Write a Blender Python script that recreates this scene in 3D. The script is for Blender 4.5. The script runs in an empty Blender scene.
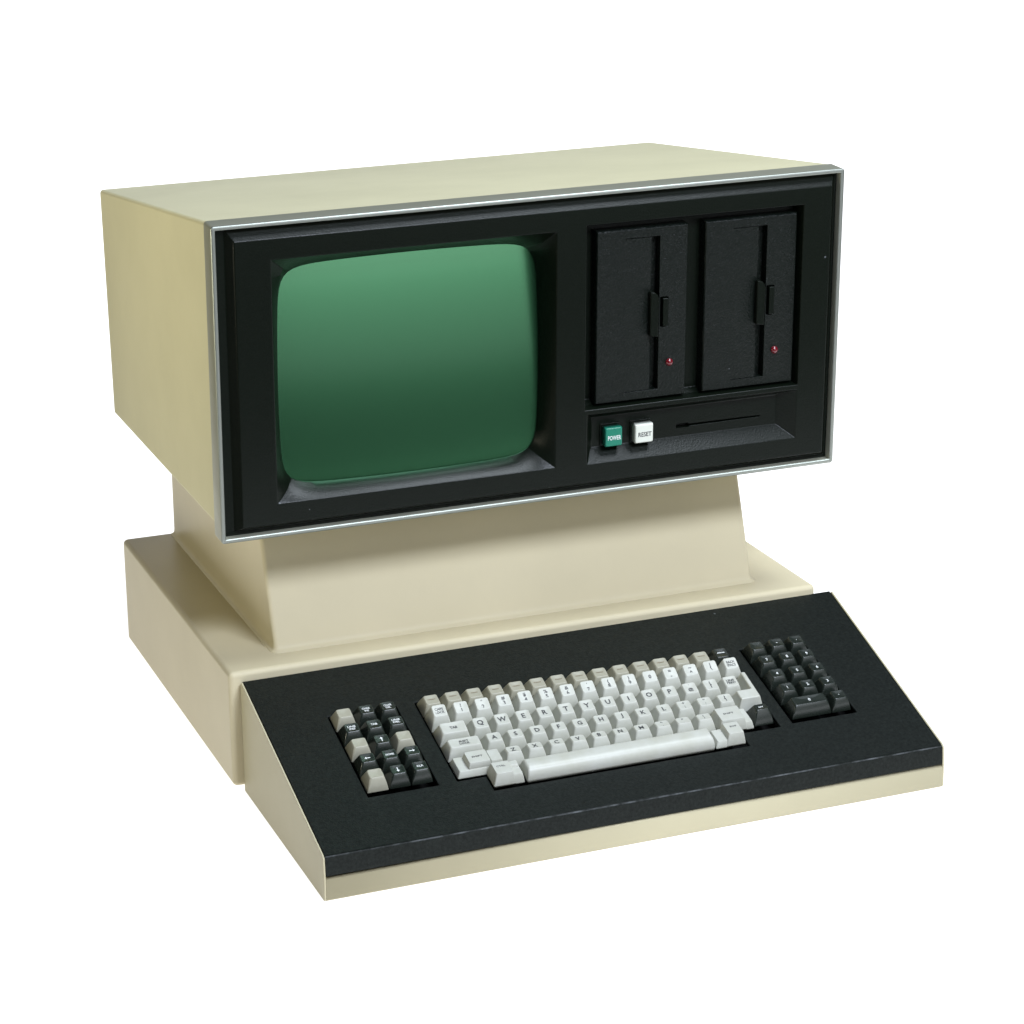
import bpy, bmesh, math, random
from mathutils import Vector, Matrix
random.seed(7)
scene = bpy.context.scene
col = scene.collection

# ------------------------------------------------------------------ helpers
def tag(o, label=None, cat=None, group=None, kind=None):
    if label: o['label'] = label
    if cat: o['category'] = cat
    if group: o['group'] = group
    if kind: o['kind'] = kind
    return o

def empty(name, loc, rz=0.0):
    o = bpy.data.objects.new(name, None)
    o.empty_display_size = .05
    o.location = loc
    o.rotation_euler = (0, 0, rz)
    col.objects.link(o)
    return o

def mesh_obj(name, bm, mat, parent=None, loc=(0, 0, 0), smooth=False, matrix=None):
    bmesh.ops.recalc_face_normals(bm, faces=bm.faces[:])
    me = bpy.data.meshes.new(name)
    bm.to_mesh(me)
    bm.free()
    if smooth:
        for p in me.polygons:
            p.use_smooth = True
    o = bpy.data.objects.new(name, me)
    for m in (mat if isinstance(mat, (list, tuple)) else [mat]):
        me.materials.append(m)
    col.objects.link(o)
    if parent: o.parent = parent
    if matrix is not None:
        o.matrix_local = matrix
    else:
        o.location = loc
    return o

def bevel_mod(o, w, seg=3, ang=30, harden=True):
    m = o.modifiers.new('edge_rounding', 'BEVEL')
    m.width = w; m.segments = seg
    m.limit_method = 'ANGLE'; m.angle_limit = math.radians(ang)
    m.use_clamp_overlap = True
    m.harden_normals = harden
    for p in o.data.polygons: p.use_smooth = True
    return o

def loft(bm, rings, cap0=True, cap1=True):
    vs = [[bm.verts.new(p) for p in r] for r in rings]
    n = len(rings[0])
    for a, b in zip(vs, vs[1:]):
        for i in range(n):
            bm.faces.new((a[i], a[(i+1) % n], b[(i+1) % n], b[i]))
    if cap0: bm.faces.new(list(reversed(vs[0])))
    if cap1: bm.faces.new(vs[-1])
    return vs

def rrect(x0, x1, y0, y1, r, seg=4):
    pts = []
    r = min(r, (x1-x0)/2.001, (y1-y0)/2.001)
    for cx, cy, a0 in ((x1-r, y0+r, -90), (x1-r, y1-r, 0), (x0+r, y1-r, 90), (x0+r, y0+r, 180)):
        for i in range(seg+1):
            a = math.radians(a0 + 90*i/seg)
            pts.append((cx+r*math.cos(a), cy+r*math.sin(a)))
    return pts

def box(bm, x0, x1, y0, y1, z0, z1):
    v = [bm.verts.new((x, y, z)) for z in (z0, z1) for x, y in ((x0, y0), (x1, y0), (x1, y1), (x0, y1))]
    for f in ((0,3,2,1), (4,5,6,7), (0,1,5,4), (1,2,6,5), (2,3,7,6), (3,0,4,7)):
        bm.faces.new([v[i] for i in f])

# ------------------------------------------------------------------ materials
def mat(name, base, rough=.5, metal=0., noise=0., nscale=8., bump=0., bscale=900., bdist=.0004,
        spec=.5, rvar=0., coat=0., base2=None, detail=4., warp=None):
    m = bpy.data.materials.new(name); m.use_nodes = True
    nt = m.node_tree; N = nt.nodes; L = nt.links
    b = N['Principled BSDF']
    b.inputs['Base Color'].default_value = (*base, 1)
    b.inputs['Roughness'].default_value = rough
    b.inputs['Metallic'].default_value = metal
    b.inputs['Specular IOR Level'].default_value = spec
    if coat:
        b.inputs['Coat Weight'].default_value = coat
        b.inputs['Coat Roughness'].default_value = .03
    tc = N.new('ShaderNodeTexCoord')
    if noise or rvar:
        nz = N.new('ShaderNodeTexNoise'); nz.inputs['Scale'].default_value = nscale
        nz.inputs['Detail'].default_value = 6; nz.inputs['Roughness'].default_value = .6
        L.new(tc.outputs['Object'], nz.inputs['Vector'])
        if noise:
            mx = N.new('ShaderNodeMix'); mx.data_type = 'RGBA'
            c2 = base2 or tuple(c*(1-noise) for c in base)
            mx.inputs['A'].default_value = (*base, 1); mx.inputs['B'].default_value = (*c2, 1)
            rp = N.new('ShaderNodeMapRange'); rp.inputs['From Min'].default_value = .35; rp.inputs['From Max'].default_value = .7
            L.new(nz.outputs['Fac'], rp.inputs['Value']); L.new(rp.outputs['Result'], mx.inputs['Factor'])
            L.new(mx.outputs['Result'], b.inputs['Base Color'])
        if rvar:
            mr = N.new('ShaderNodeMapRange')
            mr.inputs['To Min'].default_value = rough-rvar; mr.inputs['To Max'].default_value = rough+rvar
            L.new(nz.outputs['Fac'], mr.inputs['Value']); L.new(mr.outputs['Result'], b.inputs['Roughness'])
    if bump:
        n2 = N.new('ShaderNodeTexNoise'); n2.inputs['Scale'].default_value = bscale; n2.inputs['Detail'].default_value = detail
        L.new(tc.outputs['Object'], n2.inputs['Vector'])
        bp = N.new('ShaderNodeBump'); bp.inputs['Strength'].default_value = bump; bp.inputs['Distance'].default_value = bdist
        L.new(n2.outputs['Fac'], bp.inputs['Height']); L.new(bp.outputs['Normal'], b.inputs['Normal'])
    return m

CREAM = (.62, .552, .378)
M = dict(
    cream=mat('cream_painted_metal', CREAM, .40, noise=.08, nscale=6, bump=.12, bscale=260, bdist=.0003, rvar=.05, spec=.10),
    cream_kb=mat('cream_darkened_keyboard', (.49, .445, .30), .42, noise=.06, nscale=9, bump=.12, bscale=260, bdist=.0003, rvar=.05, spec=.10),  # cream darkened on the keyboard to offset the glow of the ground
    cream_case=mat('cream_enamel', (.62, .58, .37), .5, noise=.08, nscale=7, bump=.2, bscale=420, bdist=.0003, rvar=.05, spec=.12),
    black=mat('black_grained_plastic', (.0040, .0066, .0038), .30, noise=.35, nscale=700, bump=.45, bscale=800, bdist=.0003, spec=.20, detail=2),
    leather=mat('black_leather_grain_plastic', (.0035, .0062, .0042), .34, noise=.3, nscale=600, bump=1., bscale=600, bdist=.0008, spec=.24, detail=3),
    plate=mat('black_textured_plate', (.0036, .0052, .0042), .50, noise=.5, nscale=420, bump=.5, bscale=900, bdist=.0004, spec=.16, base2=(.011, .0140, .0118), detail=2),
    pit=mat('dark_keyboard_interior', (.006, .006, .006), .8, spec=.1),
    alu=mat('satin_aluminium', (.37, .37, .29), .42, metal=.5, noise=.1, nscale=40, rvar=.05),
    lip=mat('polished_aluminium', (.36, .38, .34), .48, metal=1.),
    key=mat('off_white_key_plastic', (.50, .505, .45), .36, noise=.10, nscale=60, spec=.35, base2=(.44, .44, .37)),
    keyb=mat('beige_key_plastic', (.36, .345, .265), .33, noise=.12, nscale=90, spec=.5),
    keyd=mat('dark_grey_key_plastic', (.015, .020, .0155), .26, noise=.15, nscale=90, spec=.6),
    ink=mat('dark_legend_ink', (.06, .06, .06), .6),
    inkb=mat('brown_legend_ink', (.22, .18, .12), .6),
    white=mat('white_legend_ink', (.75, .76, .74), .5),
    green=mat('green_button_plastic', (.012, .20, .125), .28, noise=.06, nscale=90),
    wbtn=mat('white_button_plastic', (.74, .76, .66), .28, noise=.04, nscale=90),
    red=mat('red_lens', (.13, .005, .010), .12, coat=.6),
    rubber=mat('black_rubber', (.02, .02, .02), .8),
)

# dust flecks on the black plastics, and a worn edge along the fold of the keyboard plate
def flecks(m, scale, wear=False):
    nt = m.node_tree; N = nt.nodes; L = nt.links; b = N['Principled BSDF']
    src = b.inputs['Base Color'].links[0].from_socket
    tc = N.new('ShaderNodeTexCoord')
    vo = N.new('ShaderNodeTexVoronoi'); vo.inputs['Scale'].default_value = scale
    L.new(tc.outputs['Object'], vo.inputs['Vector'])
    lt = N.new('ShaderNodeMath'); lt.operation = 'LESS_THAN'; lt.inputs[1].default_value = .035
    L.new(vo.outputs['Distance'], lt.inputs[0])
    sp = N.new('ShaderNodeSeparateColor'); L.new(vo.outputs['Color'], sp.inputs[0])
    gt = N.new('ShaderNodeMath'); gt.operation = 'GREATER_THAN'; gt.inputs[1].default_value = .8
    L.new(sp.outputs[0], gt.inputs[0])
    mu = N.new('ShaderNodeMath'); mu.operation = 'MULTIPLY'
    L.new(lt.outputs[0], mu.inputs[0]); L.new(gt.outputs[0], mu.inputs[1])
    fac = mu.outputs[0]
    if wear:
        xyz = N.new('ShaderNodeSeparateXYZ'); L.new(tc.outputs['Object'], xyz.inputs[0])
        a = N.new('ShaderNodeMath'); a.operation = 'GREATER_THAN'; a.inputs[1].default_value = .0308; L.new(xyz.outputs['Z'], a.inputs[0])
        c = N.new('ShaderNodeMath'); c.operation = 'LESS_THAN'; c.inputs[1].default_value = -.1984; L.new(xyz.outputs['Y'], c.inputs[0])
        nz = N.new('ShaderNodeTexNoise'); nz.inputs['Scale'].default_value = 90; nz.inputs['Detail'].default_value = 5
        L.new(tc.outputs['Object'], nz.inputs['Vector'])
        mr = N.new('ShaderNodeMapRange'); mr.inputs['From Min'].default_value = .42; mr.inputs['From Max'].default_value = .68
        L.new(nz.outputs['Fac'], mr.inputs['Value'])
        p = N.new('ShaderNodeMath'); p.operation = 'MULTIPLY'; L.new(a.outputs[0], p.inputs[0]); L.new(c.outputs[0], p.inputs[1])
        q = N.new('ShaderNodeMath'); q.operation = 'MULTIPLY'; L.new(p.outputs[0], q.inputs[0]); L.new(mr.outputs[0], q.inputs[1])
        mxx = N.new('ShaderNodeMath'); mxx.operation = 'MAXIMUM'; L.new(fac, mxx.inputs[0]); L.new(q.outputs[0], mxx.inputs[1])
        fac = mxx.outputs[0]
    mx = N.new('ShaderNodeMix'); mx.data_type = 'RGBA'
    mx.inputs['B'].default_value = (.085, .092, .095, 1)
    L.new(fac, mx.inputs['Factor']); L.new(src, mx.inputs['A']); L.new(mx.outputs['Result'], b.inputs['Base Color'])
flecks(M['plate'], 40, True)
flecks(M['black'], 42)
flecks(M['leather'], 50)

# picture tube: dark green phosphor behind smooth tinted glass
m = bpy.data.materials.new('green_phosphor_tube'); m.use_nodes = True
b = m.node_tree.nodes['Principled BSDF']
b.inputs['Base Color'].default_value = (.080, .268, .126, 1)
b.inputs['Metallic'].default_value = .95
b.inputs['Roughness'].default_value = .23
b.inputs['Coat Weight'].default_value = .6
b.inputs['Coat Roughness'].default_value = .12
M['crt'] = m

# added white ground and sweep that glow, to hide contact shadows
m = bpy.data.materials.new('glowing_white_ground'); m.use_nodes = True
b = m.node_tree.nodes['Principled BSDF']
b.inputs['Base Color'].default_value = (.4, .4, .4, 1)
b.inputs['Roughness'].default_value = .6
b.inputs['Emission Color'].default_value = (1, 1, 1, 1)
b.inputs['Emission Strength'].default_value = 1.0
M['glow_white'] = m

# ------------------------------------------------------------------ setting: added glowing white sweep
bm = bmesh.new()
prof = [(-.55, 0), (1.0, 0)]
for i in range(1, 13):
    a = math.radians(90*i/12)
    prof.append((1.0+.35*math.sin(a), .35-.35*math.cos(a)))
prof.append((1.35, .62))
pv = [[bm.verts.new((x, y, z-.0026)) for y, z in prof] for x in (-.31, 1.95)]
for i in range(len(prof)-1):
    bm.faces.new((pv[0][i], pv[1][i], pv[1][i+1], pv[0][i+1]))
g = mesh_obj('ground', bm, M['glow_white'], smooth=True)
tag(g, 'added glowing white surface under and behind the computer', kind='structure')

# ------------------------------------------------------------------ COMPUTER
comp = empty('desktop_computer', (.243, .17, 0))
tag(comp, 'cream vintage computer with black front, green screen and two disk drives, on stepped base', 'computer')
CO = tuple(-c for c in comp.location)

# base housing
bm = bmesh.new(); box(bm, -.0085, .4936, 0, .3455, .0032, .0975)
o = mesh_obj('base_housing', bm, M['cream'], comp, CO); bevel_mod(o, .0042, 4)
for fx in (.03, .45):
    for fy in (.03, .31):
        bm = bmesh.new()
        loft(bm, [[(fx+r*math.cos(a*math.pi/8), fy+r*math.sin(a*math.pi/8), z) for a in range(16)] for z, r in ((-.0024, .009), (.0034, .011))])
        mesh_obj('rubber_foot', bm, M['rubber'], comp, CO)

# pedestal, lofted with a small flare where it meets the base
bm = bmesh.new()
B0 = (.0370, .4502, .0292, .3416); T0 = (.0367, .4507, .0715, .3386)
zb, zt = .0973, .2165
rings = []
for z, off in ((zb-.001, .0034), (zb+.0004, .0032), (zb+.0009, .0020), (zb+.0018, .0009), (zb+.0034, .0002), (zb+.006, 0), (.13, 0), (.16, 0), (.19, 0), (zt, 0)):
    t = max(0, (z-zb)/(.22-zb))
    q = [B0[i]*(1-t)+T0[i]*t for i in range(4)]
    rings.append([(x, y, z) for x, y in rrect(q[0]-off, q[1]+off, q[2]-off, q[3]+off, .0036+off, 5)])
loft(bm, rings)
o = mesh_obj('pedestal', bm, M['cream'], comp, CO, smooth=True)
o.modifiers.new('normals', 'WEIGHTED_NORMAL')

# monitor front plane frame
FO = Vector((-.01289, -.01370, .20651))
FV = Vector((0, -.02183+.01370, .44946-.20651)).normalized()
FN = Vector((1, 0, 0)).cross(FV)            # outward, towards the viewer
FW, FH = .51201, .24308
MX = Matrix(((1, 0, 0, 0), (0, FV.y, FN.y, 0), (0, FV.z, FN.z, 0), (0, 0, 0, 1)))
MXF = Matrix.Translation(FO+Vector(CO)) @ MX  # local (u, v, w) in metres
def fobj(name, bm, m, parent=comp, smooth=False, at=None):
    """mesh given in front-plane (u,v,w) metres; for sub-parts the parent shares the frame"""
    if at is None:
        return mesh_obj(name, bm, m, parent, smooth=smooth, matrix=MXF if parent is comp else Matrix.Identity(4))
    mt = Matrix.Translation(at)
    return mesh_obj(name, bm, m, parent, smooth=smooth, matrix=(MXF @ mt) if parent is comp else mt)

# monitor case: tapered box
bm = bmesh.new()
fd = .0189
pf = FO + FN*(-fd); pt = FO + FV*FH + FN*(-fd)
P4 = [(pf.y+.0005, .2168), (.3325, .2163), (.3405, .4112), (pt.y+.0005, pt.z-.0004)]
X0, X1 = FO.x+.0005, FO.x+FW-.0005
va = [bm.verts.new((X0, y, z)) for y, z in P4]; vb = [bm.verts.new((X1, y, z)) for y, z in P4]
bm.faces.new(va); bm.faces.new(list(reversed(vb)))
for i in range(3):                           # open at the front, behind the bezel
    j = (i+1) % 4
    bm.faces.new((va[j], va[i], vb[i], vb[j]))
front_edges = [e for e in bm.edges if all(abs(v.co.y-pf.y) < .02 for v in e.verts)]
le = [e for e in bm.edges if e not in front_edges and not e.is_boundary]
bmesh.ops.bevel(bm, geom=le, offset=.0030, segments=4, affect='EDGES', profile=.5)
o = mesh_obj('monitor_case', bm, M['cream_case'], comp, CO, smooth=True)
o.modifiers.new('normals', 'WEIGHTED_NORMAL')

# aluminium trim
bm = bmesh.new()
def ring_uv(inset, r):
    return rrect(inset, FW-inset, inset, FH-inset, r, 4)
prof = [(.0034, -.022, .0006), (.0034, -.0008, .0006), (.0030, -.0002, .0008), (.0024, 0, .001), (.0008, 0, .0018), (.0002, -.0003, .0022), (0, -.0010, .0024), (0, -fd, .0024)]
loft(bm, [[(x, y, w) for x, y in ring_uv(i, r)] for i, w, r in prof], False, False)
o = fobj('metal_trim', bm, [M['alu'], M['lip']], smooth=True)
for p in o.data.polygons:
    if p.center.z > -.0018: p.material_index = 1
es = o.modifiers.new('split', 'EDGE_SPLIT'); es.split_angle = math.radians(50)

# black bezel
mm = .001
ax, ay, n_se, CX, CY = 104.8, 86.9, 8.5, 156.5, 119.4
def rect_samples(u0, u1, v0, v1, n):
    pts = []
    for i in range(n): pts.append((u0+(u1-u0)*i/n, v0))
    for i in range(n): pts.append((u1, v0+(v1-v0)*i/n))
    for i in range(n): pts.append((u1-(u1-u0)*i/n, v1))
    for i in range(n): pts.append((u0, v1-(v1-v0)*i/n))
    return pts
def se_point(du, dv, k=0.):
    lo, hi = .3, 4.
    for _ in range(40):
        t = (lo+hi)/2; x, y = du*t, dv*t
        a = ax*(1-.027*min(1, (y/ay)**2)); b_ = ay*(1-.027*min(1, (x/ax)**2))
        if abs(x/a)**11+abs(y/b_)**11 > 1: hi = t
        else: lo = t
    return CX+du*lo, CY+dv*lo

bm = bmesh.new()
def R(u0, u1, v0, v1, w, n=1):
    return [bm.verts.new((u*mm, v*mm, w*mm)) for u, v in rect_samples(u0, u1, v0, v1, n)]
def bridge(a, b):
    n = len(a)
    for i in range(n):
        bm.faces.new((a[i], a[(i+1) % n], b[(i+1) % n], b[i]))
def edges_of(loop):
    out = []
    for i in range(len(loop)):
        e = bm.edges.get((loop[i], loop[(i+1) % len(loop)]))
        out.append(e or bm.edges.new((loop[i], loop[(i+1) % len(loop)])))
    return out
W_, H_ = FW/mm, FH/mm
o0 = R(3.3, W_-3.3, 3.3, H_-3.3, -13)
o1 = R(3.35, W_-3.35, 3.35, H_-3.35, -6.5)
o2 = R(11.5, W_-5.6, 6.6, H_-4.4, -7.0)
o3 = R(17.0, W_-10.5, 10.4, 230.2, 0)
bridge(o0, o1); bridge(o1, o2); bridge(o2, o3)
NS = 28
f0 = R(44, 269, 26.3, 214.6, 0, NS)
ringA = [se_point(v.co.x/mm-CX, v.co.y/mm-CY) for v in f0]
# the rim follows the tilted, curved face of the tube
RS = 1800.
def capw(u, v): return -19.0 - .087*(v-CY) - ((u-CX)**2+(v-CY)**2)/(2*RS)
ringB = []
for u, v in ringA:
    d = -17-(capw(u, v)+1.0)
    ringB.append((u+.325*d, v-.28*d))
ringA = ringB
f1 = [bm.verts.new((u*mm, v*mm, (capw(u, v)+1.0)*mm)) for u, v in ringA]
f2 = [bm.verts.new((u*mm, v*mm, (capw(u, v)-4)*mm)) for u, v in ringA]
fm = [bm.verts.new(((a.co.x*.42+b.co.x*.58), (a.co.y*.42+b.co.y*.58), b.co.z*.38)) for a, b in zip(f0, f1)]
bridge(f0, fm); bridge(fm, f1); bridge(f1, f2)
# drive recess
d0 = R(293.2, 477.5, 70.0, 217.2, 0)
d1 = R(294.5, 475.8, 71.0, 215.2, -9)
d2 = R(295.5, 474.8, 74.5, 214.2, -14)
bridge(d0, d1); bridge(d1, d2); bm.faces.new(d2)
# control recess
c0 = R(295.3, 477.0, 25.6, 66.2, 0)
c1 = R(301.0, 466.0, 34.5, 62.5, -8.6)
c2 = R(303.0, 463.5, 36.2, 60.5, -10)
bridge(c0, c1); bridge(c1, c2)
# slit in the control recess floor (narrow, with a wider notch at its left)
sl = [(376, 42.3), (386.5, 42.0), (388.0, 43.0), (449.5, 43.2), (449.8, 44.4), (387, 44.6), (385.5, 45.6), (376.3, 45.4)]
s0 = [bm.verts.new((u*mm, (v+.6)*mm, -.010)) for u, v in sl]
s1 = [bm.verts.new((u*mm, (v+.6)*mm, -.016)) for u, v in sl]
bridge(s0, s1); bm.faces.new(s1)
bmesh.ops.triangle_fill(bm, use_beauty=True, edges=edges_of(c2)+edges_of(s0))
bmesh.ops.triangle_fill(bm, use_beauty=True, edges=edges_of(o3)+edges_of(f0)+edges_of(d0)+edges_of(c0))
o = fobj('front_bezel', bm, M['black'])
bevel_mod(o, .0017, 4, 25)
bezel = o

# picture tube face
bm = bmesh.new()
rings = []
K = 14
for j in range(K, 0, -1):
    f = j/K
    rr = []
    for (u, v) in ringA:
        uu, vv = CX+(u-CX)*f*1.006, CY+(v-CY)*f*1.006
        rr.append((uu*mm, vv*mm, capw(uu, vv)*mm))
    rings.append(rr)
vs = loft(bm, rings, False, False)
c = bm.verts.new((CX*mm, CY*mm, capw(CX, CY)*mm))
last = vs[-1]
for i in range(len(last)): bm.faces.new((last[i], last[(i+1) % len(last)], c))
o = fobj('screen', bm, M['crt'], smooth=True)
tag(o, 'dark green glass picture tube, switched off')

# floppy drives
def drive(u0, u1, led_u, slot0, slot1, lx):
    v0, v1 = 72.0, 210.6
    D = -4.0
    nonlocal_bm = bmesh.new(); bm = nonlocal_bm
    def RR(a, b_, c_, d_, w): return [bm.verts.new((x*mm, y*mm, w*mm)) for x, y in ((a, c_), (b_, c_), (b_, d_), (a, d_))]
    def br(a, b_):
        for i in range(4): bm.faces.new((a[i], a[(i+1) % 4], b_[(i+1) % 4], b_[i]))
    def ed(l): return [bm.edges.get((l[i], l[(i+1) % 4])) or bm.edges.new((l[i], l[(i+1) % 4])) for i in range(4)]
    a = RR(u0, u1, v0, v1, -13.8); b_ = RR(u0+.3, u1-.3, v0+.3, v1-.3, D-1.2); c_ = RR(u0+1.1, u1-1.1, v0+1.1, v1-1.4, D)
    br(a, b_); br(b_, c_)
    # opening that takes the door flap and the disk slot
    q = RR(slot0-22.5, slot1, 79.4, 202.6, D); q1 = RR(slot0-22.5, slot1, 79.4, 202.6, D-8)
    br(q, q1); bm.faces.new(q1)
    s = RR(lx+8.0, lx+14.6, 129.8, 153.6, D); s1 = RR(lx+8.0, lx+14.6, 129.8, 153.6, D-4)
    br(s, s1); bm.faces.new(s1)
    es = ed(c_)+ed(q)+ed(s)
    bmesh.ops.triangle_fill(bm, use_beauty=True, edges=es)
    root = fobj('floppy_drive', bm, M['leather']); bevel_mod(root, .0004, 2, 30)
    # door flap: left edge flush, free edge set slightly in, finger scoop half way
    bm = bmesh.new()
    fu0, fu1, fv0, fv1 = slot0-23.2, slot0-.9, 79.9, 202.2
    nx, ny = 8, 40
    grid = []
    for j in range(ny+1):
        row = []
        v = fv0+(fv1-fv0)*j/ny
        for i in range(nx+1):
            t = i/nx; u = fu0+(fu1-fu0)*t
            sc = math.exp(-((v-138)/26)**2)*t**1.5*1.8
            row.append(bm.verts.new((u*mm, v*mm, (D+.03-.5*t*t-sc)*mm)))
        grid.append(row)
    for j in range(ny):
        for i in range(nx): bm.faces.new((grid[j][i], grid[j][i+1], grid[j+1][i+1], grid[j+1][i]))
    r = [row[-1] for row in grid]; rb = [bm.verts.new((v.co.x, v.co.y, (D-7)*mm)) for v in r]
    for j in range(ny): bm.faces.new((r[j], rb[j], rb[j+1], r[j+1]))
    for row in (grid[0], grid[-1]):
        bb = [bm.verts.new((v.co.x, v.co.y, (D-3)*mm)) for v in row]
        for i in range(nx): bm.faces.new((row[i], row[i+1], bb[i+1], bb[i]))
    f = fobj('drive_door', bm, M['leather'], root, smooth=True)
    es_ = f.modifiers.new('split', 'EDGE_SPLIT'); es_.split_angle = math.radians(40)
    # latch: thin upright lever across the slot, rounded at the top
    bm = bmesh.new()
    prof = [(lx-1.5, 123.6), (lx+5.2, 122.6), (lx+5.4, 153.2), (lx+4.6, 156.2), (lx+2.4, 158.4), (lx-1.5, 159.2)]
    a = [bm.verts.new((x*mm, y*mm, (D-5)*mm)) for x, y in prof]
    b_ = [bm.verts.new((x*mm, y*mm, (D+3.2-.25*(i in (0, 5)))*mm)) for i, (x, y) in enumerate(prof)]
    bm.faces.new(b_); bm.faces.new(list(reversed(a)))
    for i in range(6): bm.faces.new((a[i], a[(i+1) % 6], b_[(i+1) % 6], b_[i]))
    lt = fobj('door_latch', bm, M['black'], root); bevel_mod(lt, .0008, 3, 25)
    # catch: small upright block in its own recess
    bm = bmesh.new(); box(bm, (lx+9.6)*mm, (lx+14.0)*mm, .1305, .1526, (D-4)*mm, (D+1.6)*mm)
    ct = fobj('catch', bm, M['black'], root); bevel_mod(ct, .0005, 2)
    # LED
    bm = bmesh.new()
    bmesh.ops.create_uvsphere(bm, u_segments=20, v_segments=12, radius=.0031)
    for v in bm.verts: v.co.z *= .8
    l = fobj('indicator_light', bm, M['red'], root, smooth=True, at=(led_u*mm, .1004, (D+.3)*mm))
    return root
drive(303.2, 380.6, 365.9, 350.2, 356.4, 349.6)
drive(394.6, 474.6, 457.4, 441.7, 448.2, 441.2)

# text helper: a flat thin mesh from the built-in font
_font_cache = {}
def text_mesh(s, size, ext=.00006, spacing=1.0, line=.95, width=None):
    key = (s, size, width)
    if key in _font_cache: return _font_cache[key]
    cu = bpy.data.curves.new('legend', 'FONT')
    cu.body = s; cu.size = size; cu.align_x = 'CENTER'; cu.align_y = 'CENTER'
    cu.extrude = ext; cu.space_line = line; cu.space_character = spacing; cu.resolution_u = 2
    cu.offset = size*.018
    ob = bpy.data.objects.new('legend', cu); col.objects.link(ob)
    dg = bpy.context.evaluated_depsgraph_get(); dg.update()
    me = bpy.data.meshes.new_from_object(ob.evaluated_get(dg))
    bpy.data.objects.remove(ob); bpy.data.curves.remove(cu)
    if me.vertices:
        xs = [v.co.x for v in me.vertices]; ys = [v.co.y for v in me.vertices]
        cx, cy = (min(xs)+max(xs))/2, (min(ys)+max(ys))/2
        k = 1. if not width else width/(max(xs)-min(xs))
        for v in me.vertices: v.co.x = (v.co.x-cx)*k; v.co.y -= cy
    me.name = 'legend'
    _font_cache[key] = me
    return me

def legend(parent, s, size, m, mtx, width=None, bold=0, spacing=1.):
    me = text_mesh(s, size, width=width, spacing=spacing)
    if not me.materials: me.materials.append(m)
    o = bpy.data.objects.new('legend', me); col.objects.link(o)
    o.parent = parent; o.matrix_local = mtx
    return o

def button(name, u0, u1, v0, v1, m, txt, ink, lab):
    bm = bmesh.new()
    loft(bm, [[(x*mm, y*mm, w*mm) for x, y in rrect(u0+i, u1-i, v0+i, v1-i, r, 4)]
              for i, w, r in ((0, -10.5, 1), (.0, -3, 1), (.15, -1.9, 1.2), (.6, -1.2, 1.2), (1.2, -1.0, 1.0))])
    b = fobj(name, bm, m, smooth=True); b.modifiers.new('n', 'WEIGHTED_NORMAL')
    tag(b, lab)
    legend(b, txt, .0050, ink, Matrix.Translation(((u0+u1)/2*mm+.0004, (v0+v1)/2*mm-.0006, -.00094)), width=.0112)
    # dark collar round the cap
    bm = bmesh.new(); box(bm, (u0-1.2)*mm, (u1+1.0)*mm, (v0-1.0)*mm, (v1+1.4)*mm, -.0104, -.0088)
    bevel_mod(fobj('collar', bm, M['black'], b), .0004, 2)
button('power_button', 311.3, 325.9, 37.4, 53.0, M['green'], 'POWER', M['white'], 'green square button lettered POWER')
button('reset_button', 336.8, 352.4, 37.2, 52.8, M['wbtn'], 'RESET', M['ink'], 'white square button lettered RESET')

# ------------------------------------------------------------------ KEYBOARD
kb = empty('keyboard', (0, 0, 0), .003926)
tag(kb, 'wedge keyboard with black top plate and white, beige and dark keys, before the stepped base', 'keyboard')
Dk, HB, HF, HL, YFT, KW, FL = .20054, .09049, .03179, .01628, .0011, .5, .0091
def xr(y): return KW+FL*(1+y/Dk)
S = Vector((0, Dk-YFT, HB-HF)).normalized(); KN = Vector((0, -S.z, S.y))
PL = (Vector((0, Dk-YFT, HB-HF))).length
KF = Vector((0, -Dk+YFT, HF))
def kp(x, s, h): return KF+Vector((x, 0, 0))+S*s+KN*h
KM = Matrix.Translation(KF) @ Matrix(((1, 0, 0, 0), (0, S.y, KN.y, 0), (0, S.z, KN.z, 0), (0, 0, 0, 1)))

# side profile (y, z)
def side_panel(xa, xb, left):
    bm = bmesh.new()
    pr = [(-.0003, -.0008), (-.0003, HB-.003), (-.003, HB-.0006), (-Dk+YFT+.003, HF+.0008), (-Dk+YFT, HF-.0012), (-Dk+.0001, HL), (-Dk+.0001, -.0008), (-Dk+.0016, -.0024)]
    def X(f, y): return f if left else f+FL*(1+y/Dk)
    a = [bm.verts.new((X(xa, y), y, z)) for y, z in pr]; c = [bm.verts.new((X(xb, y), y, z)) for y, z in pr]
    bm.faces.new(a); bm.faces.new(list(reversed(c)))
    for i in range(len(pr)):
        j = (i+1) % len(pr)
        bm.faces.new((a[j], a[i], c[i], c[j]))
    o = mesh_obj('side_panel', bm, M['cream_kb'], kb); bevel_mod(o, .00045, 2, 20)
side_panel(0, .0015, True); side_panel(KW-.0015, KW, False)

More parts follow.
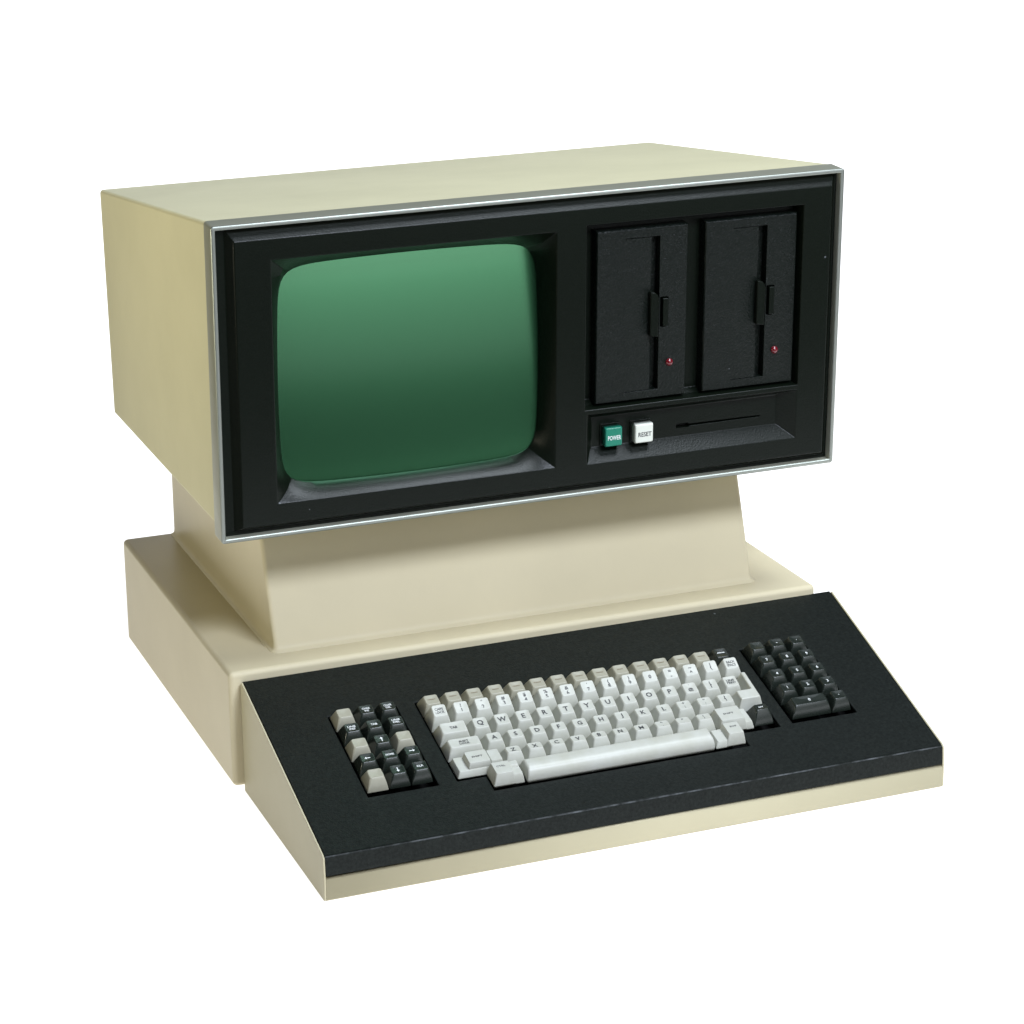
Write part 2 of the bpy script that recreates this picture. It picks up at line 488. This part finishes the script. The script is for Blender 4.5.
# cream body below the plate
bm = bmesh.new()
pr = [(-.002, -.0004), (-.002, HB-.008), (-Dk+.014, HF-.006), (-Dk+.0045, HL-.0004), (-Dk+.0012, HL-.0006), (-Dk+.0002, HL-.0018), (-Dk-.0004, -.0008), (-Dk+.0016, -.0024)]
a = [bm.verts.new((.0016, y, z)) for y, z in pr]; c = [bm.verts.new((xr(y)-.0016, y, z)) for y, z in pr]
bm.faces.new(a); bm.faces.new(list(reversed(c)))
tops = []
for i in range(len(pr)):
    j = (i+1) % len(pr)
    if i == 1: continue                      # open under the plate, the key well shows there
    bm.faces.new((a[j], a[i], c[i], c[j]))
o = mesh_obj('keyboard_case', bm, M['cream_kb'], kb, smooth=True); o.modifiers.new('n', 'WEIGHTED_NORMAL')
bm = bmesh.new()
q = [kp(.003, .006, -.013), kp(KW-.004, .006, -.013), kp(KW+.002, PL-.008, -.013), kp(.003, PL-.008, -.013)]
bm.faces.new([bm.verts.new(p) for p in q])
mesh_obj('key_well', bm, M['pit'], kb)

# black plate with cut-outs, folded down at the front
bm = bmesh.new()
x0 = .0019
def V(x, s, h): return bm.verts.new(kp(x, s, h))
def xrs(s): return KW+FL*(s/PL)-.0019
def edl(l): return [bm.edges.get((l[i], l[(i+1) % len(l)])) or bm.edges.new((l[i], l[(i+1) % len(l)])) for i in range(len(l))]
outer = [V(x0, .0014, 0), V(xrs(.0014), .0014, 0), V(xrs(PL-.0012), PL-.0012, 0), V(x0, PL-.0012, 0)]
holes = [
    [(51.6, 53.6), (106.3, 53.6), (106.3, 149.8), (51.6, 149.8)],
    [(121.0, 54.2), (143.9, 54.2), (143.9, 37.6), (352.0, 37.6), (352.0, 53.0), (385.6, 53.0), (385.6, 150.2), (121.0, 150.2)],
    [(396.8, 54.4), (452.6, 54.4), (452.6, 150.6), (396.8, 150.6)],
]
E_ = edl(outer)
for h in holes:
    t = [V(x*mm, s*mm, 0) for x, s in h]; u = [V(x*mm, s*mm, -.0022) for x, s in h]
    n = len(t)
    for i in range(n): bm.faces.new((t[i], t[(i+1) % n], u[(i+1) % n], u[i]))
    E_ += edl(t)
bmesh.ops.triangle_fill(bm, use_beauty=True, edges=E_)
# front fold
fz = [(-Dk+YFT+.0003, HF-.0010), (-Dk+.0006, HL+.0022), (-Dk+.0006, HL+.0003), (-Dk+.003, HL+.0003)]
prev = outer[:2]
for y, z in fz:
    nx = [bm.verts.new((x0, y, z)), bm.verts.new((xr(y)-.0019, y, z))]
    bm.faces.new((prev[0], prev[1], nx[1], nx[0])); prev = nx
# side and back skirts
def skirt(a, b_):
    c_ = bm.verts.new(a.co-KN*.004); d_ = bm.verts.new(b_.co-KN*.004)
    bm.faces.new((a, b_, d_, c_))
skirt(outer[1], outer[2]); skirt(outer[2], outer[3]); skirt(outer[3], outer[0])
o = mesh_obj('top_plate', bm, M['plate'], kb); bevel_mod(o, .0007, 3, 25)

# --------------------------------------------------------------- keys
P = 17.4
def key_mesh(w, d, fx0, fx1, ty0, ty1, h0, h1, bulge=.6, dish=.5, r=1.6):
    """w,d base size; top spans fx0..fx1 across and ty0..ty1 deep (from base centre); h0/h1 top height at front/back (mm)"""
    bm = bmesh.new()
    seg = 4
    rings = []
    LV = 7
    for k in range(LV+1):
        t = k/LV
        bl = math.sin(math.pi*t)*bulge
        x0_, x1_ = (-w/2)*(1-t)+fx0*t-bl*.5, (w/2)*(1-t)+fx1*t+bl*.5
        y0_, y1_ = (-d/2)*(1-t)+ty0*t-bl, (d/2)*(1-t)+ty1*t
        rr = []
        for x, y in rrect(x0_, x1_, y0_, y1_, .7*(1-t)+r*t, seg):
            f = (y-y0_)/(y1_-y0_)
            top = h0+(h1-h0)*f
            rr.append((x*mm, y*mm, (-1.5+(top+1.5)*t)*mm))
        rings.append(rr)
    # rim rounding then dished top
    cx, cy = (fx0+fx1)/2, (ty0+ty1)/2
    def top_ring(k, dz):
        rr = []
        for x, y in rrect(fx0, fx1, ty0, ty1, r, seg):
            x2, y2 = cx+(x-cx)*k, cy+(y-cy)*k
            f = (y2-ty0)/(ty1-ty0)
            rr.append((x2*mm, y2*mm, (h0+(h1-h0)*f+dz)*mm))
        return rr
    rings.append(top_ring(.955, .16))
    rings.append(top_ring(.88, .12))
    rings.append(top_ring(.55, .12-dish*.6))
    rings.append(top_ring(.2, .12-dish))
    loft(bm, rings, False, True)
    bmesh.ops.recalc_face_normals(bm, faces=bm.faces[:])
    me = bpy.data.meshes.new('key')
    bm.to_mesh(me); bm.free()
    for p in me.polygons: p.use_smooth = True
    return me
def variant(me, m):
    c = me.copy(); c.materials.clear(); c.materials.append(m); return c

ROW = {  # centre s (mm), top front, top back, h front, h back  (relative to key base centre)
    'fn': (140.8, -6.3, 3.6, 8.6, 9.4),
    'num': (122.4, -4.8, 4.6, 9.8, 13.2),
    'q': (104.3, -6.2, 4.3, 9.0, 10.4),
    'a': (86.2, -5.2, 4.0, 8.8, 9.2),
    'z': (68.0, -3.2, 4.2, 9.4, 8.8),
    'sp': (49.7, -2.6, 4.0, 9.2, 8.0),
}
_kc = {}
def get_key(row, wu, m, dish=.45):
    k = (row, round(wu, 2), m.name)
    if k not in _kc:
        w = wu*P-.9
        s, a0, a1, h0, h1 = ROW[row]
        tw = (w-16.5)/2+5.35
        me = key_mesh(w, 17.3, -tw, tw, a0, a1, h0, h1, bulge=.9 if row == 'num' else .6, dish=dish)
        me.materials.append(m)
        _kc[k] = me
    return _kc[k]
def put_key(name, row, x, wu, m, txt=None, ink=None, size=3.1, width=None, label=None, me=None, dxy=(0, 0), s=None):
    me = me or get_key(row, wu, m)
    o = bpy.data.objects.new(name, me); col.objects.link(o)
    o.parent = kb
    S0, a0, a1, h0, h1 = ROW[row]
    if s is not None: S0 = s
    jx, jy, jr = random.uniform(-.12, .12), random.uniform(-.12, .12), random.uniform(-.006, .006)
    o.matrix_local = KM @ Matrix.Translation(((x+jx)*mm, (S0+jy)*mm, random.uniform(-.1, .1)*mm)) @ Matrix.Rotation(jr, 4, 'Z')
    if label: o['label'] = label
    if txt:
        tilt = math.atan2(h1-h0, a1-a0)
        mt = Matrix.Translation((dxy[0]*mm, ((a0+a1)/2+dxy[1])*mm, ((h0+h1)/2-.10)*mm)) @ Matrix.Rotation(tilt, 4, 'X')
        legend(o, txt, size*mm, ink, mt, width=width*mm if width else None)
    return o

K0 = 122.0
ink, inkb, wh = M['ink'], M['inkb'], M['white']
# left pad, 3 x 5
lp = [[('b', None), ('d', 'CHAR\nINS'), ('d', 'CHAR\nDEL')],
      [('d', 'LINE\nINS'), ('d', 'TAB'), ('d', 'LINE\nDEL')],
      [('b', None), ('d', '↑'), ('b', None)],
      [('d', '←'), ('d', 'HOME'), ('d', '→')],
      [('b', None), ('d', '↓'), ('d', 'CLR')]]
def arrow_bars(parent, ch, row, s, m):
    """arrow legend as a small flat mesh"""
    S0, a0, a1, h0, h1 = ROW[row]
    pts = [(-.35, -2.2), (.35, -2.2), (.35, .7), (1.3, .7), (0, 2.3), (-1.3, .7), (-.35, .7)]
    ang = {'↑': 0, '↓': math.pi, '←': math.pi/2, '→': -math.pi/2}[ch]
    bm = bmesh.new()
    vs = []
    for z in (0, .06):
        vs.append([bm.verts.new(((x*math.cos(ang)-y*math.sin(ang))*mm, (x*math.sin(ang)+y*math.cos(ang))*mm, z*mm)) for x, y in pts])
    bm.faces.new(vs[1]); bm.faces.new(list(reversed(vs[0])))
    for i in range(7): bm.faces.new((vs[0][i], vs[0][(i+1) % 7], vs[1][(i+1) % 7], vs[1][i]))
    tilt = math.atan2(h1-h0, a1-a0)
    mesh_obj('legend', bm, m, parent, matrix=Matrix.Translation((0, (a0+a1)/2*mm, ((h0+h1)/2-.12)*mm)) @ Matrix.Rotation(tilt, 4, 'X'))
ROW['pad'] = (0, -5.0, 4.2, 8.6, 9.2)
for r in range(5):
    for c in range(3):
        kd, tx = lp[r][c]
        m_ = M['keyb'] if kd == 'b' else M['keyd']
        x = 61.4+17.35*c; s = 140.9-18.15*r
        k = put_key('cursor_key', 'pad', x, 1, m_, None if (tx in (None, '↑', '↓', '←', '→')) else tx, wh,
                    size=2.6 if tx and '\n' in tx else 2.7, width=(6.4 if tx and len(tx) > 3 else 5.0), s=s,
                    label='beige key' if kd == 'b' else 'dark grey key')
        if tx in ('↑', '↓', '←', '→'): arrow_bars(k, tx, 'pad', s, wh)
# function row
for i in range(15):
    k = put_key('function_key', 'fn', K0+P*(i+.5), 1, M['keyb'] if i < 14 else M['keyd'], label='dark key at the end of the beige row' if i == 14 else None)
    # illegible one-line legend: a thin printed bar
    S0, a0, a1, h0, h1 = ROW['fn']
    bm = bmesh.new(); wd = random.choice((5.2, 6.2, 6.8))
    x = -wd/2
    while x < wd/2-.3:
        l = random.uniform(.5, .95)
        box(bm, x*mm, (x+l)*mm, -.5*mm, .55*mm, 0, .00005); x += l+.28
    mesh_obj('legend', bm, inkb if i < 14 else wh, k, matrix=Matrix.Translation((0, (a0+a1)/2*mm+.0004, ((h0+h1)/2-.14)*mm)) @ Matrix.Rotation(math.atan2(h1-h0, a1-a0), 4, 'X'))
# number row
nums = ['CAPS\nLOCK', '!\n1', '"\n2', '#\n3', '$\n4', '%\n5', '&\n6', "'\n7", '(\n8', ')\n9', '\n0', '=\n-', '~\n^', '|\n\\', 'BACK\nSPACE']
for i, t in enumerate(nums):
    big = i in (0, 14)
    put_key('key', 'num', K0+P*(i+.5), 1, M['key'], t, ink, size=3.0 if big else 4.6, width=7.8 if big else None)
# q row
put_key('tab_key', 'q', K0+P*.75, 1.5, M['key'], 'TAB', ink, size=3.2)
qs = list('QWERTYUIOP') + ['`\n@', '{\n[', 'LINE\nFEED']
for i, t in enumerate(qs):
    put_key('key', 'q', K0+P*(2+i), 1, M['key'], t, ink, size=6.4 if len(t) == 1 else (2.8 if i == 12 else 4.2), width=7.4 if i == 12 else None)
# a row
put_key('lock_key', 'a', K0+P*.875, 1.75, M['key'], 'SHIFT\nLOCK', ink, size=2.6, width=8.0)
as_ = list('ASDFGHJKL') + ['+\n;', '*\n:', '}\n]']
for i, t in enumerate(as_):
    put_key('key', 'a', K0+P*(2.25+i), 1, M['key'], t, ink, size=5.8 if len(t) == 1 else 4.0)
# z row
zs = list('ZXCVBNM') + ['<\n,', '>\n.', '?\n/']
for i, t in enumerate(zs):
    put_key('key', 'z', K0+P*(2.75+i), 1, M['key'], t, ink, size=5.4 if len(t) == 1 else 3.6)
put_key('repeat_key', 'z', 375.0, 1, M['keyd'], 'RPT', wh, size=2.4, label='dark grey key right of the white keys')

# stepped keys: low skirt block plus a raised pad of the same key
def stepped(name, x0_, x1_, s0, s1, low, pads, txt=None, tpos=None, size=2.4, width=None, hb=9.0):
    """low: height of the lower deck; pads: list of (xa, xb, sa, sb, h) raised pads (base rect)"""
    bm = bmesh.new()
    def blk(xa, xb, sa, sb, z0, ztop, tx, tf, tb, r=.9):
        rr = []
        for k in range(6):
            t = k/5
            bl = math.sin(math.pi*t)*.35
            rr.append([(x*mm, y*mm, (z0+(ztop-z0)*t)*mm) for x, y in rrect(xa+tx*t-bl*.3, xb-tx*t+bl*.3, sa+tf*t-bl, sb-tb*t, r, 3)])
        rr.append([(x*mm, y*mm, (ztop+.13)*mm) for x, y in rrect(xa+tx+.35, xb-tx-.35, sa+tf+.35, sb-tb-.35, r, 3)])
        loft(bm, rr, True, True)
    blk(x0_, x1_, s0, s1, -1.5, low, 2.0, 2.2, 1.5)
    for pd in pads:
        xa, xb, sa, sb, h = pd[:5]
        if len(pd) > 5: blk(xa, xb, s0-.08, sb, -1.4, h, 2.4, 3.0, 1.4)
        else: blk(xa, xb, sa, sb, low-1.0, h, .8, 1.2, .8)
    cx, cy = (x0_+x1_)/2, (s0+s1)/2
    for v in bm.verts: v.co.x -= cx*mm; v.co.y -= cy*mm
    bmesh.ops.recalc_face_normals(bm, faces=bm.faces[:])
    me = bpy.data.meshes.new(name); bm.to_mesh(me); bm.free()
    me.materials.append(M['key'])
    for p in me.polygons: p.use_smooth = True
    o = bpy.data.objects.new(name, me); col.objects.link(o); o.parent = kb
    o.matrix_local = KM @ Matrix.Translation((cx*mm, cy*mm, 0))
    o.modifiers.new('n', 'WEIGHTED_NORMAL')
    if txt:
        legend(o, txt, size*mm, ink, Matrix.Translation(((tpos[0]-cx)*mm, (tpos[1]-cy)*mm, (tpos[2]+.17)*mm)), width=width*mm if width else None)
    return o
stepped('shift_key', 122.4, 161.0, 56.8, 76.4, 4.2, [(131.6, 149.6, 59.6, 74.6, 9.2), (149.3, 159.6, 60.6, 74.6, 7.6)], 'SHIFT', (140.5, 67.2, 9.2), width=8.6)
stepped('shift_key', 335.6, 365.6, 56.8, 76.4, 5.0, [(335.5, 359.6, 59.4, 76.5, 9.2, 1)], 'SHIFT', (346.5, 67.4, 9.2), width=8.6)
stepped('control_key', 145.0, 169.8, 41.0, 58.2, 7.0, [(144.9, 163.0, 42.4, 58.3, 9.6, 1), (160.0, 167.8, 50.5, 57.0, 9.0)], 'CTRL', (153.4, 51.8, 9.6), width=7.0)
stepped('code_key', 325.3, 350.8, 41.0, 58.2, 4.4, [(334.0, 350.9, 42.0, 58.3, 9.4, 1)], 'EOF', (343.2, 52.0, 9.4), width=5.4)
# return key: L-shaped (narrow beside the q row, wide in the a row)
bm = bmesh.new()
Lp = [(361.8, 77.6), (383.8, 77.6), (383.8, 113.0), (375.0, 113.0), (375.0, 95.2), (361.8, 95.2)]
Lt = [(365.0, 81.4), (380.8, 81.4), (380.8, 110.6), (377.6, 110.6), (377.6, 91.2), (365.0, 91.2)]
rings = []
for k in range(5):
    t = k/4
    rings.append([((a[0]*(1-t)+b_[0]*t)*mm, (a[1]*(1-t)+b_[1]*t)*mm, (-1.5+(10.6+(b_[1]-81.4)*.06)*t)*mm) for a, b_ in zip(Lp, Lt)])
loft(bm, rings)
for v in bm.verts: v.co.x -= .373; v.co.y -= .095
o = mesh_obj('return_key', bm, M['key'], kb, matrix=KM @ Matrix.Translation((.373, .095, 0))); bevel_mod(o, .0008, 3, 25)
legend(o, 'RETURN', .0022, ink, Matrix.Translation((.0002, -.0086, .00925)), width=.0095)
# space bar
bm = bmesh.new()
rings = []
for i, (x0_, x1_, s0, s1, h) in enumerate([(171.4, 324.6, 40.9, 58.2, -1.5), (171.5, 324.5, 41.1, 58.1, 1.0), (171.8, 324.2, 41.6, 57.7, 4.0), (172.3, 323.6, 42.7, 57.0, 6.6),
        (172.8, 323.1, 43.9, 56.3, 7.9), (173.2, 322.7, 45.0, 55.8, 8.6), (173.8, 322.1, 47.0, 55.0, 9.2), (174.4, 321.6, 49.4, 54.2, 9.4)]):
    rings.append([(x*mm, y*mm, h*mm) for x, y in rrect(x0_, x1_, s0, s1, 1.2, 4)])
loft(bm, rings)
for v in bm.verts: v.co.x -= .248; v.co.y -= .0497
o = mesh_obj('space_bar', bm, M['key'], kb, smooth=True, matrix=KM @ Matrix.Translation((.248, .0497, 0)))
# numeric pad
np_ = [['', '-', '.'], ['7', '8', '9'], ['4', '5', '6'], ['1', '2', '3']]
for r in range(4):
    for c in range(3):
        put_key('numeric_key', 'pad', 406.9+17.5*c, 1, M['keyd'], np_[r][c] or None, wh, size=3.8, s=141.6-18.2*r)
put_key('numeric_key', 'pad', 416.6, 2, M['keyd'], '0', wh, size=3.8, s=68.6, label='double-width dark zero key')
put_key('numeric_key', 'pad', 442.4, 1, M['keyd'], '.', wh, size=3.8, s=68.6)

# ------------------------------------------------------------------ lamps
def area(name, loc, target, sx, sy, power, color=(1, 1, 1)):
    l = bpy.data.lights.new(name, 'AREA'); l.shape = 'RECTANGLE'; l.size = sx; l.size_y = sy
    l.energy = power; l.color = color
    o = bpy.data.objects.new(name, l); col.objects.link(o)
    o.location = loc
    o.rotation_euler = (Vector(target)-Vector(loc)).to_track_quat('-Z', 'Y').to_euler()
    return o
area('key_softbox', (.65, -1.78, 1.80), (.25, 0, .2), 1.0, .45, 58, (.83, .90, 1.05))
area('overhead_softbox', (1.0, -.4, 2.2), (.25, 0, .25), .8, .7, 37, (.82, .90, .98))
area('front_softbox', (.95, -2.05, .80), (.3, 0, .35), 1.6, 1.1, 9.5, (.92, .96, 1.0))
area('low_front_softbox', (.95, -2.07, .09), (.3, 0, .3), 1.6, .30, .9, (.92, .96, 1.0))
lf = area('left_grid_lamp', (-1.25, .05, .36), (0, .13, .56), .4, .3, 1.45, (1, .95, .72))
lf.data.spread = math.radians(60)

w = bpy.data.worlds.new('World'); scene.world = w; w.use_nodes = True
bg = w.node_tree.nodes['Background']
bg.inputs['Color'].default_value = (.95, .98, 1, 1); bg.inputs['Strength'].default_value = .03

# ------------------------------------------------------------------ camera
f, cx, cy, yaw, pitch, roll = 2605.28, 457.5, 425.78, .35315, -.28729, -.0181
cyw, syw, cp, sp = math.cos(yaw), math.sin(yaw), math.cos(pitch), math.sin(pitch)
Fv = Vector((syw*cp, cyw*cp, sp)); Rv = Vector((cyw, -syw, 0)); Uv = Rv.cross(Fv)
cr, sr = math.cos(roll), math.sin(roll)
Rv, Uv = cr*Rv+sr*Uv, -sr*Rv+cr*Uv
cam = bpy.data.cameras.new('camera'); co = bpy.data.objects.new('camera', cam); col.objects.link(co)
co.matrix_world = Matrix(((Rv.x, Uv.x, -Fv.x, -.48207), (Rv.y, Uv.y, -Fv.y, -1.7986), (Rv.z, Uv.z, -Fv.z, .83844), (0, 0, 0, 1)))
cam.sensor_width = 36; cam.lens = f*36/1024
cam.shift_x = (512-cx)/1024; cam.shift_y = (cy-512)/1024
cam.clip_start = .01; cam.clip_end = 60
scene.camera = co
vs_ = scene.view_settings
vs_.view_transform = 'Standard'; vs_.look = 'None'; vs_.exposure = 0; vs_.gamma = 1
vs_.use_curve_mapping = False
